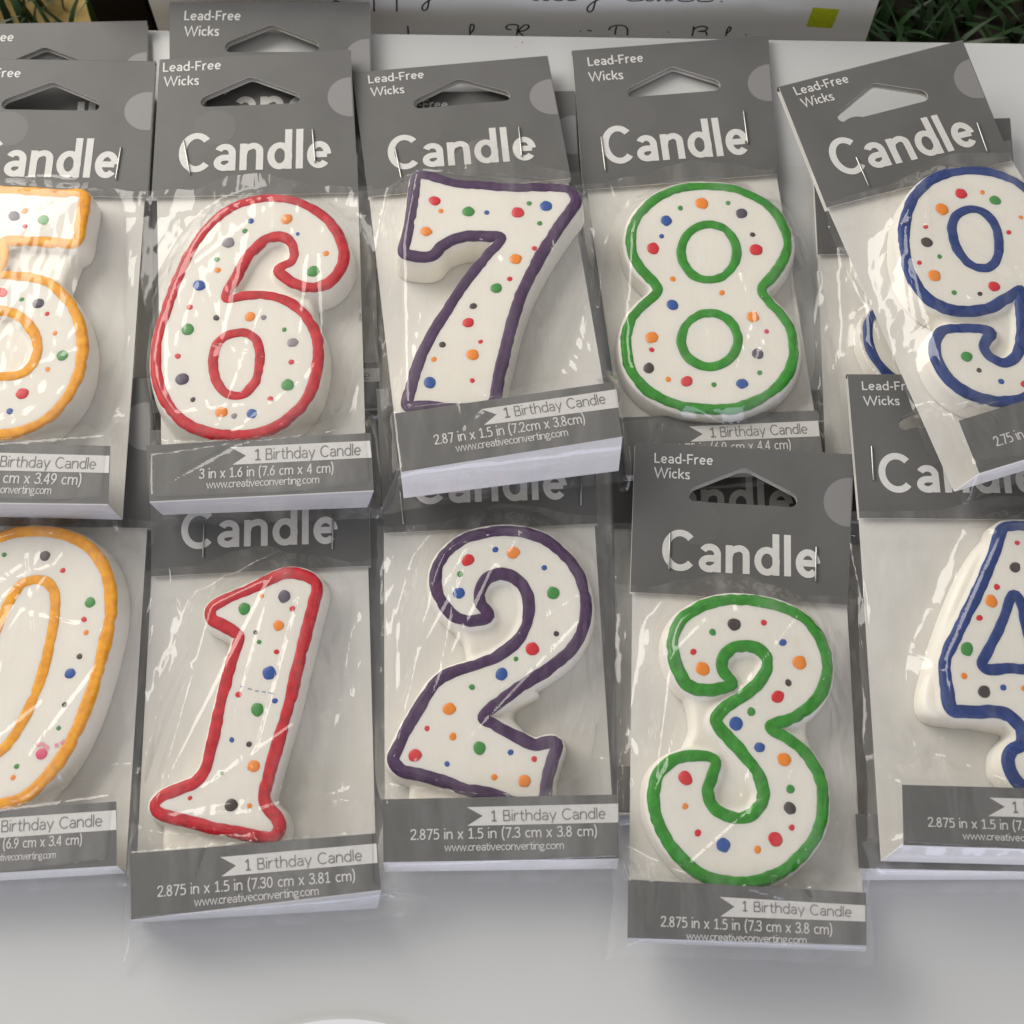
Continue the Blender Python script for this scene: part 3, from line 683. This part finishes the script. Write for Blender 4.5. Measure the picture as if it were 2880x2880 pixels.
P.append(dict(label='number 8 candle package with green outline, its footer partly under the green number 3 header', z=.40, al=-2, seed=8, ice='green', crop='k8', D=.45, T=.80,
  head=[px('c2', 1305, 290), px('c3', 485, 205), px('c3', 540, 985), px('s', 1641, 534)], hole=(.50, .29), disc=(.99, .345),
  foot=pxs('k8', [(118, 1397), (1247, 1357), (1285, 1690), (165, 1725)]), low=pxs('k8', [(172, 1755), (1282, 1715)]),
  size='2.75 in x 1.75 in (6.9 cm x 4.4 cm)', bs=(-.05, 1.16),
  text=dict(lead=(px('c2', 1398, 375), px('c2', 1710, 350), 25), wick=(px('c2', 1403, 460), px('c2', 1597, 447), 25), candle=(px('c2', 1490, 930), px('c3', 382, 872), 104),
    banner=pxs('k8', [(518, 1448), (1250, 1415), (1258, 1503), (525, 1535), (597, 1490)]), birth=(px('k8', 640, 1510), px('k8', 1190, 1487), 28),
    size=(px('k8', 395, 1600), px('k8', 1098, 1575), 26, 'R')),
  staples=[pxs('c2', [(1470, 770), (1495, 965)]), pxs('c3', [(344, 622), (369, 812)])],
  loops=[[(640, 85), (750, 95), (860, 130), (960, 190), (1030, 270), (1070, 360), (1072, 440), (1040, 520), (980, 600), (935, 650), (932, 690), (970, 740), (1040, 810), (1090, 890), (1108, 980), (1105, 1070), (1060, 1170), (980, 1250), (870, 1310), (750, 1340), (620, 1342), (480, 1325), (360, 1280), (260, 1210), (195, 1120), (170, 1020), (172, 920), (200, 830), (260, 760), (330, 700), (345, 670), (320, 620), (250, 550), (205, 470), (193, 390), (210, 300), (270, 210), (360, 140), (460, 100), (550, 85)],
         [(633+157*math.cos(q), 458+157*math.sin(q)) for q in [i*math.tau/16 for i in range(16)]], [(636+160*math.cos(q), 955+152*math.sin(q)) for q in [i*math.tau/16 for i in range(16)]]],
  dots=[(470, 212, 18, 'g'), (591, 185, 38, 'o'), (740, 183, 17, 'g'), (816, 242, 34, 'p'), (390, 283, 34, 'b'), (364, 371, 17, 'b'), (316, 440, 38, 'r'), (879, 362, 18, 'k'), (898, 448, 38, 'r'), (427, 613, 19, 'o'), (705, 691, 19, 'o'), (426, 760, 35, 'b'), (881, 828, 36, 'o'), (308, 944, 38, 'o'), (958, 910, 17, 'i'), (308, 1014, 18, 'r'), (292, 1117, 34, 'n'), (908, 1037, 35, 'p'), (919, 1144, 18, 'g'), (401, 1181, 19, 'o'), (506, 1193, 35, 'r'), (660, 1211, 18, 'g'), (819, 1206, 34, 'b')]))
NINE = [[(1433, 668), (1440, 760), (1450, 900), (1432, 1010), (1390, 1068), (1330, 1085), (1260, 1050), (1225, 1000), (1232, 955), (1265, 912), (1250, 902), (1180, 890), (1090, 890), (1010, 895), (965, 940), (952, 1000), (975, 1090), (1040, 1180), (1120, 1240), (1220, 1280), (1330, 1295), (1430, 1290), (1540, 1220), (1610, 1080), (1650, 900), (1650, 620), (1620, 400), (1550, 200), (1449, 90), (1380, 45), (1280, 10), (1180, -5), (1080, 0), (980, 25), (890, 80), (820, 170), (785, 280), (778, 400), (790, 500), (820, 590), (870, 670), (940, 735), (1030, 775), (1150, 785), (1260, 765), (1350, 715), (1420, 672)],
        [(1160, 215), (1230, 235), (1290, 310), (1308, 400), (1300, 490), (1260, 540), (1210, 548), (1140, 520), (1080, 450), (1050, 370), (1048, 290), (1090, 235)]]
P.append(dict(label='slanted number 9 candle package with dark blue outline, lying over number 4', z=2.15, al=-3, be=-3, seed=9, cr=2.0, T=.90, ice='blue', crop='k9', D=1.1, iw=.36,
  head=pxs('c3', [(545, 495), (1585, 230), (1860, 910), (815, 1175)]), hole=(.47, .295), disc=(.99, .32),
  foot=pxs('k9', [(1078, 1415), (2158, 1085), (2275, 1385), (1195, 1712)]), low=pxs('k9', [(1050, 1815), (2290, 1440)]),
  size='2.75 in x 1.5 in (6.9 cm x 3.8 cm)', bs=(-.02, 1.05), flaps=[(0, 1.02, .16, .15, -.25, .35)],
  text=dict(lead=(px('c3', 645, 540), px('c3', 945, 466), 24), wick=(px('c3', 685, 607), px('c3', 862, 565), 24), candle=(px('c3', 886, 1003), px('c3', 1682, 818), 100),
    size=(px('k9', 1295, 1562), px('k9', 2100, 1318), 27)),
  staples=[pxs('c3', [(980, 885), (1053, 1050)]), pxs('c3', [(1665, 690), (1725, 860)])],
  loops=NINE, webs=[[(930, 720), (1150, 790), (1430, 680), (1450, 900), (1330, 1085), (1090, 890), (1000, 850)]],
  dots=[(1093, 130, 35, 'r'), (1214, 122, 17, 'o'), (1286, 168, 33, 'g'), (985, 217, 39, 'o'), (892, 318, 17, 'r'), (1363, 349, 17, 'r'), (1432, 264, 16, 'o'), (900, 405, 34, 'n'), (971, 486, 17, 'g'), (857, 521, 17, 'r'), (942, 594, 38, 'o'), (1054, 690, 18, 'g'), (1200, 697, 17, 'k'), (1280, 655, 34, 'r'), (1125, 1052, 34, 'g'), (1195, 1130, 18, 'k'), (1320, 1193, 20, 'b'), (1449, 1208, 22, 'r')]))
P.append(dict(label='number 5 candle package with orange outline, cut by the left edge above the zero', z=1.24, al=-2, be=-1.7, tray='tray', seed=5, cr=.15, ice='orange', crop='k5', D=1.25,
  head=[d(-92, 111), px('c1', 880, 350), d(278, 372), d(-112, 366)], hole=(.50, .29), disc=(.975, .375),
  foot=[d(-160, 830), px('f5', 1250, 420), px('f5', 1225, 1075), d(-165, 946)], low=[d(-190, 970), px('f5', 1390, 1250)],
  size='2.75 in x 1.375 in (6.98 cm x 3.49 cm)', bs=(-.03, 1.0),
  text=dict(lead=(d(-72, 145), d(38, 146), 25), wick=(d(-72, 171), d(-5, 171), 25), candle=(d(-59, 332), d(219, 336), 106),
    banner=[d(0-76, 852), px('f5', 1240, 530), px('f5', 1232, 725), d(-76, 886), d(-40, 868)], birth=(d(-22, 880), px('f5', 1078, 682), 31),
    size=(px('f5', 0, 838), px('f5', 915, 862), 31, 'R'), url=(px('f5', 0, 956), px('f5', 576, 966), 23, 'R')),
  staples=[pxs('c1', [(685, 830), (655, 1015)])],
  loops=[[(-180, 100), (0, 105), (200, 115), (350, 125), (440, 122), (472, 138), (468, 200), (450, 290), (435, 380), (415, 404), (300, 395), (150, 392), (25, 393), (8, 480), (-12, 582), (50, 590), (160, 600), (270, 630), (350, 700), (420, 800), (455, 920), (460, 1030), (440, 1140), (400, 1240), (330, 1330), (240, 1410), (130, 1465), (0, 1488), (-120, 1470), (-240, 1400), (-300, 1280), (-270, 1180), (-180, 1150), (-120, 1170), (0, 1165), (100, 1155), (170, 1110), (212, 1020), (202, 930), (150, 850), (80, 800), (0, 782), (-120, 800), (-200, 830), (-230, 780), (-210, 500)]],
  webs=[[(-180, 200), (420, 400), (400, 520), (370, 600), (330, 690), (0, 600), (-200, 700)], [(-100, 800), (160, 860), (200, 1000), (150, 1140), (-60, 1180), (-180, 1100)]],
  dots=[(80, 257, 34, 'p'), (141, 228, 22, 'o'), (247, 279, 33, 'g'), (141, 315, 17, 'r'), (10, 690, 32, 'r'), (123, 729, 17, 'g'), (217, 752, 34, 'p'), (266, 810, 17, 'r'), (311, 920, 17, 'o'), (353, 1046, 35, 'g'), (270, 1124, 18, 'o'), (127, 1262, 36, 'r'), (55, 1362, 22, 'b')]))
P.append(dict(label='number 0 candle package with orange outline, cut by the left edge below the number 5', z=.50, al=2, be=2, seed=10, cr=1.7, ice='orange', crop='z0', D=1.15, iw=.36,
  head=[d(-120, 722), d(284, 715), px('z0', 747, 150), d(-126, 990)], disc=(.98, .325),
  foot=pxs('z0', [(-575, 1580), (575, 1500), (577, 1818), (-575, 1886)]), low=pxs('z0', [(-580, 1925), (622, 1855)]),
  size='2.75 in x 1.375 in (6.9 cm x 3.4 cm)', bs=(-.03, 1.02),
  text=dict(banner=pxs('z0', [(-150, 1592), (573, 1543), (575, 1640), (-145, 1690), (-80, 1635)]), birth=(px('z0', -53, 1656), px('z0', 503, 1622), 33),
    size=(px('z0', 0, 1736), px('z0', 405, 1712), 29, 'R'), url=(px('z0', 0, 1795), px('z0', 275, 1780), 21, 'R')),
  loops=[[(0, 195), (60, 175), (150, 164), (250, 170), (350, 195), (430, 240), (490, 310), (525, 390), (540, 470), (538, 580), (515, 700), (480, 840), (440, 970), (400, 1080), (350, 1190), (290, 1290), (210, 1390), (120, 1470), (0, 1508), (-110, 1510), (-230, 1480), (-320, 1400), (-370, 1250), (-370, 1100), (-340, 900), (-280, 650), (-200, 420), (-100, 260)],
         [(0, 610), (40, 520), (100, 430), (160, 405), (220, 410), (260, 450), (272, 520), (262, 620), (235, 760), (190, 920), (140, 1040), (90, 1140), (40, 1210), (0, 1250), (-60, 1280), (-115, 1250), (-130, 1150), (-110, 980), (-60, 760)]],
  dots=[(21, 281, 15, 'g'), (223, 287, 27, 'k'), (310, 359, 16, 'r'), (445, 517, 28, 'g'), (415, 601, 17, 'r'), (425, 666, 16, 'o'), (392, 784, 17, 'k'), (346, 868, 28, 'b'), (318, 1022, 16, 'k'), (289, 1138, 15, 'g'), (205, 1265, 30, 'i'), (82, 1327, 16, 'g'), (65, 1382, 16, 'o')],
  marks=[('pinksmear', [[(180, 1225), (205, 1215), (240, 1240)], [(270, 1225), (290, 1220)], [(300, 1215), (322, 1200)]], .09)]))
P.append(dict(label='number 1 candle package with red outline, standing out at the front below number 6', z=.50, al=3, tray='tray', seed=11, cr=2.0, T=.90, ice='red', crop='z1', D=1.15, iw=.36,
  head=pxs('z1', [(130, -290), (1080, -335), (1093, 298), (133, 345)]),
  foot=pxs('z1', [(42, 1560), (1120, 1470), (1140, 1718), (45, 1848)]), low=pxs('z1', [(58, 1858), (1124, 1795)]),
  size='2.875 in x 1.5 in (7.30 cm x 3.81 cm)', bs=(-.05, 1.05), flaps=[(1.05, 1.0, .16, 1.3, .3, .25), (-.05, 1.03, .10, 0, -.9, 0)],
  text=dict(candle=(px('z1', 262, 224), px('z1', 948, 199), 107), banner=pxs('z1', [(435, 1575), (1120, 1515), (1125, 1600), (440, 1660), (505, 1612)]),
    birth=(px('z1', 545, 1635), px('z1', 1057, 1590), 32), size=(px('z1', 160, 1750), px('z1', 1028, 1678), 31), url=(px('z1', 322, 1790), px('z1', 868, 1740), 24)),
  staples=[pxs('z1', [(365, 110), (359, 262)]), pxs('z1', [(932, 75), (926, 225)])],
  loops=[[(735, 330), (800, 340), (848, 372), (855, 400), (830, 500), (800, 620), (770, 740), (740, 870), (705, 1000), (670, 1120), (640, 1230), (622, 1310), (640, 1360), (680, 1405), (690, 1450), (668, 1482), (600, 1480), (500, 1460), (400, 1440), (300, 1415), (200, 1390), (158, 1370), (152, 1340), (180, 1312), (250, 1280), (330, 1245), (370, 1190), (400, 1080), (440, 900), (480, 740), (510, 650), (520, 610), (500, 585), (450, 555), (400, 525), (395, 490), (430, 460), (520, 420), (620, 375), (690, 340)]],
  webs=[[(230, 1400), (650, 1480), (620, 1560), (210, 1560)]],
  dots=[(541, 486, 28, 'g'), (617, 430, 13, 'o'), (716, 432, 29, 'p'), (752, 486, 15, 'r'), (691, 560, 25, 'o'), (590, 590, 13, 'k'), (606, 632, 13, 'g'), (682, 675, 14, 'r'), (651, 768, 31, 'b'), (515, 862, 16, 'r'), (675, 890, 15, 'b'), (598, 928, 30, 'g'), (486, 1061, 14, 'b'), (562, 1080, 15, 'k'), (582, 1176, 28, 'o'), (443, 1207, 12, 'g'), (303, 1316, 13, 'r'), (484, 1348, 30, 'n'), (564, 1350, 14, 'o')],
  marks=[('smear', [[(522, 826), (536, 830)], [(556, 836), (575, 840)], [(588, 846), (604, 848)], [(618, 850), (634, 852)], [(646, 854), (672, 858)]], .035)]))
P.append(dict(label='number 2 candle package with purple outline, below the tilted number 7', z=.80, al=4.5, seed=12, cr=2.0, T=.90, ice='purple', crop='z2', D=1.15, iw=.36,
  head=pxs('z2', [(30, -325), (1000, -370), (1032, 278), (65, 320)]),
  foot=[px('z2', 57, 1527), px('z2', 1120, 1505), px('z2', 1128, 1795), px('z2', 62, 1812)], low=pxs('z2', [(70, 1855), (1118, 1842)]),
  size='2.875 in x 1.5 in (7.3 cm x 3.8 cm)', bs=(-.03, 1.06),
  text=dict(candle=(px('z2', 195, 190), px('z2', 893, 166), 106), banner=pxs('f2', [(580, 30), (1868, 0), (1868, 160), (583, 190), (718, 105)]),
    birth=(px('f2', 790, 152), px('f2', 1760, 128), 31), size=(px('f2', 103, 310), px('f2', 1690, 275), 30), url=(px('f2', 393, 405), px('f2', 1407, 385), 22)),
  staples=[pxs('z2', [(138, 130), (152, 280)]), pxs('z2', [(958, 60), (957, 195)])],
  loops=[[(535, 692), (480, 710), (420, 710), (370, 680), (325, 620), (300, 540), (315, 460), (370, 390), (450, 340), (560, 315), (670, 315), (780, 345), (870, 410), (935, 490), (970, 590), (975, 690), (945, 790), (885, 870), (800, 935), (700, 1000), (600, 1070), (515, 1142), (512, 1158), (580, 1200), (680, 1255), (750, 1283), (820, 1268), (842, 1275), (838, 1310), (820, 1360), (800, 1440), (788, 1530), (760, 1562), (660, 1540), (560, 1500), (430, 1475), (300, 1430), (200, 1405), (140, 1390), (110, 1350), (130, 1290), (180, 1190), (240, 1090), (290, 1010), (360, 960), (480, 920), (580, 880), (660, 820), (710, 740), (725, 650), (705, 570), (655, 515), (590, 500), (530, 520), (498, 570), (495, 630), (520, 665)]],
  webs=[[(340, 600), (600, 500), (720, 600), (700, 760), (560, 890), (470, 900), (440, 800), (380, 720)], [(515, 1150), (750, 1040), (640, 1110), (630, 1160), (700, 1250)], [(220, 1430), (760, 1560), (740, 1600), (220, 1600)]],
  dots=[(569, 396, 16, 'b'), (650, 410, 30, 'o'), (444, 444, 30, 'r'), (408, 507, 16, 'g'), (404, 593, 28, 'b'), (790, 478, 15, 'b'), (831, 593, 30, 'g'), (845, 777, 15, 'k'), (737, 846, 31, 'r'), (662, 891, 14, 'g'), (597, 960, 30, 'b'), (463, 1019, 16, 'g'), (360, 1118, 30, 'o'), (259, 1206, 15, 'r'), (376, 1243, 19, 'o'), (205, 1328, 31, 'r'), (497, 1295, 31, 'g'), (350, 1367, 15, 'b'), (638, 1314, 16, 'b'), (745, 1345, 16, 'r'), (564, 1427, 17, 'o'), (701, 1444, 30, 'o')]))
P.append(dict(label='number 3 candle package with green outline, whole and nearest at the front right', z=1.10, al=2.5, be=-1.5, tray='tray', seed=13, cr=2.0, T=.90, ice='green', crop='z3', D=1.1, iw=.36,
  head=pxs('z3', [(135, 33), (918, 78), (895, 612), (118, 565)]), hole=(.50, .275), disc=(.985, .32),
  foot=pxs('z3', [(110, 1592), (960, 1640), (962, 1828), (107, 1801)]), low=pxs('z3', [(111, 1817), (958, 1850)]),
  size='2.875 in x 1.5 in (7.3 cm x 3.8 cm)', bs=(-.07, 1.035), flaps=[(-.07, 1.0, .14, -.15, -.5, 0)],
  text=dict(lead=(px('z3', 204, 104), px('z3', 413, 112), 28), wick=(px('z3', 203, 155), px('z3', 330, 163), 28), candle=(px('z3', 230, 484), px('z3', 795, 516), 112),
    banner=pxs('z3', [(437, 1655), (958, 1685), (958, 1743), (440, 1725), (490, 1690)]), birth=(px('z3', 518, 1706), px('z3', 908, 1727), 29),
    size=(px('z3', 226, 1761), px('z3', 840, 1790), 30), url=(px('z3', 318, 1807), px('z3', 748, 1822), 21)),
  staples=[pxs('z3', [(260, 350), (256, 485)]), pxs('z3', [(783, 400), (780, 528)])],
  loops=[[(482, 893), (440, 905), (380, 912), (325, 890), (285, 820), (273, 740), (300, 670), (370, 620), (460, 595), (560, 598), (660, 620), (750, 670), (800, 740), (820, 820), (810, 900), (770, 960), (700, 1010), (615, 1042), (620, 1055), (680, 1090), (750, 1150), (795, 1230), (805, 1320), (790, 1410), (740, 1490), (660, 1560), (570, 1595), (480, 1600), (400, 1585), (330, 1540), (260, 1460), (215, 1370), (205, 1290), (220, 1220), (270, 1170), (340, 1152), (420, 1165), (424, 1180), (405, 1230), (395, 1280), (410, 1330), (460, 1365), (520, 1375), (570, 1350), (598, 1290), (585, 1230), (540, 1160), (480, 1090), (430, 1032), (430, 1015), (460, 980), (520, 940), (580, 890), (612, 830), (605, 790), (570, 760), (520, 755), (470, 770), (445, 805), (450, 850), (478, 880)]],
  webs=[[(300, 640), (270, 800), (310, 890), (345, 980), (350, 1060), (320, 1140), (300, 1300), (500, 1400), (620, 1290), (480, 1060), (620, 830), (520, 740)], [(620, 1050), (780, 930), (745, 1000), (735, 1060), (760, 1160)]],
  dots=[(412, 709, 14, 'g'), (489, 682, 24, 'k'), (595, 675, 13, 'r'), (663, 746, 15, 'b'), (343, 779, 13, 'r'), (377, 840, 26, 'o'), (722, 818, 26, 'o'), (683, 890, 14, 'k'), (645, 940, 23, 'r'), (550, 993, 17, 'g'), (496, 1036, 26, 'b'), (580, 1121, 20, 'b'), (668, 1164, 25, 'o'), (690, 1270, 17, 'g'), (688, 1338, 23, 'k'), (315, 1231, 27, 'r'), (314, 1331, 13, 'o'), (359, 1426, 14, 'r'), (450, 1470, 26, 'b'), (573, 1486, 15, 'o'), (637, 1449, 27, 'r'), (695, 1407, 13, 'r')]))
P.append(dict(label='number 4 candle package with blue outline, cut by the right edge below the slanted 9', z=1.40, al=.8, be=-2, seed=14, cr=2.0, T=.90, ice='blue', crop='z4', D=1.1, iw=.36,
  head=pxs('z4', [(105, 45), (868, 48), (925, 556), (147, 548)]), hole=(.46, .29), disc=(.985, .32),
  foot=pxs('z4', [(297, 1490), (1135, 1512), (1150, 1730), (302, 1703)]), low=pxs('z4', [(222, 1760), (1160, 1785)]),
  size='2.875 in x 1.5 in (7.3 cm x 3.8 cm)', bs=(-.035, 1.03), flaps=[(-.03, .97, .10, -.25, .15, .2)],
  text=dict(lead=(px('z4', 157, 97), px('z4', 362, 98), 25), wick=(px('z4', 163, 150), px('z4', 290, 150), 25), candle=(px('z4', 220, 456), px('z4', 790, 462), 107),
    banner=pxs('f4', [(1540, 375), (3225, 425), (3228, 640), (1525, 585), (1715, 480)]), birth=(px('f4', 1805, 548), px('f4', 3095, 590), 32),
    size=(px('f4', 845, 705), px('f4', 2810, 780), 27), url=(px('f4', 1240, 845), px('f4', 2625, 897), 20)),
  staples=[pxs('z4', [(190, 290), (197, 413)])],
  loops=[[(660, 582), (625, 680), (560, 830), (490, 970), (455, 1050), (462, 1150), (478, 1218), (560, 1228), (650, 1230), (700, 1260), (728, 1300), (725, 1350), (690, 1370), (678, 1400), (690, 1450), (740, 1500), (850, 1500), (920, 1460), (930, 1300), (980, 1230), (990, 1100), (930, 1060), (940, 800), (930, 590), (800, 578), (690, 576)],
         [(692, 818), (650, 920), (600, 1020), (580, 1062), (598, 1080), (680, 1078), (740, 1080), (760, 1060), (735, 920), (710, 830)]],
  webs=[[(640, 600), (400, 1080), (390, 1230), (560, 1260), (700, 1300), (640, 1380), (650, 1460), (900, 1500), (960, 1200), (900, 640)]],
  dots=[(704, 636, 11, 'r'), (697, 722, 20, 'k'), (632, 792, 13, 'r'), (613, 842, 23, 'o'), (571, 901, 13, 'r'), (527, 1011, 25, 'g'), (517, 1106, 13, 'o'), (588, 1161, 23, 'k'), (655, 1147, 13, 'b'), (728, 1150, 12, 'o')]))
# packages lying underneath, seen only at their edges and through the hang holes
def under(label, head, z, al, text=None, L=13.4, D=.5, foot=None, low=None, **kw):
    q = head; dx0 = (q[3][0]-q[0][0]); k = 2.05
    if not foot:
        bl = (q[3][0]+(q[3][0]-q[0][0])*k*.85-6, q[3][1]+(q[3][1]-q[0][1])*k*.83); br = (q[2][0]+(q[2][0]-q[1][0])*k*.85+6, q[2][1]+(q[2][1]-q[1][1])*k*.83)
        bl2 = (bl[0], bl[1]+130); br2 = (br[0], br[1]+130); foot = [bl, br, br2, bl2]; low = [(bl2[0], bl2[1]+6), (br2[0], br2[1]+6)]
    P.append(dict(label=label, head=head, foot=foot, low=low, z=z, al=al, D=D, text=text or {}, full=True, **kw))
under('grey header card package behind the number 5, its top over the table edge', [d(-100, 48), d(277, 40), d(284, 300), d(-96, 306)], .15, .5, dict(lead=(d(-85, 79), d(25, 78), 25), wick=(d(-85, 106), d(-18, 106), 25), candle=(d(-61, 267), d(226, 265), 105)), seed=20, hole=(.485, .30), disc=(.99, .37))
under('grey header card package behind the number 6, leaning on the white board', [px('c1', 958, 15), d(697, 5), d(703, 256), px('c1', 962, 785)], .22, 1, dict(lead=(px('c1', 1042, 115), px('c1', 1360, 115), 27), wick=(px('c1', 1042, 203), px('c1', 1238, 203), 27), candle=(d(374, 233), d(661, 229), 105)), seed=21, hole=(.51, .29), disc=(.985, .42))
under('grey header card package mostly hidden behind the purple number 7', [d(722, 175), d(1085, 173), d(1098, 430), d(722, 432)], .12, 0, dict(lead=(px('c2', 285, 612), px('c2', 600, 612), 23)), seed=22)
N9 = []
def rot(pt, c0, c1, ang, k=1.0):
    x, y = pt[0]-c0[0], pt[1]-c0[1]; ca, sa = math.cos(ang), math.sin(ang); return (c1[0]+k*(x*ca-y*sa), c1[1]+k*(x*sa+y*ca))
L9 = [[rot(p, (1150, 640), (845, 575), math.radians(14), .98) for p in lp] for lp in NINE]
under('blue outlined number candle package between numbers 8 and 9, mostly covered', [d(1530, 236), d(1906, 224), d(1925, 474), d(1543, 480)], .40, 0, seed=23, ice='blue', crop='k9', loops=L9, dots=[], D=.55, T=.70, iw=.33, bs=(-.02, 1.03))
under('dark grey header card package below the green number 3, seen through its hang hole', [d(1150, 735), d(1548, 738), d(1562, 1002), d(1157, 998)], .06, 0, dict(candle=(px('z3', 151, 294), px('z3', 700, 300), 110)), seed=24, bs=(-.03, 1.03))
under('grey card package under the number 4, its white bottom edge showing', [d(1513, 764), d(1900, 750), d(1925, 1022), d(1532, 1030)], .10, 0, seed=25, D=1.1,
      foot=[px('f4', 20, 560), px('f4', 2600, 620), px('f4', 2640, 1225), px('f4', 60, 1176)], low=[px('f4', 60, 1312), px('f4', 2640, 1300)], bs=(-.01, 1.02))
for D_ in P: package(D_)
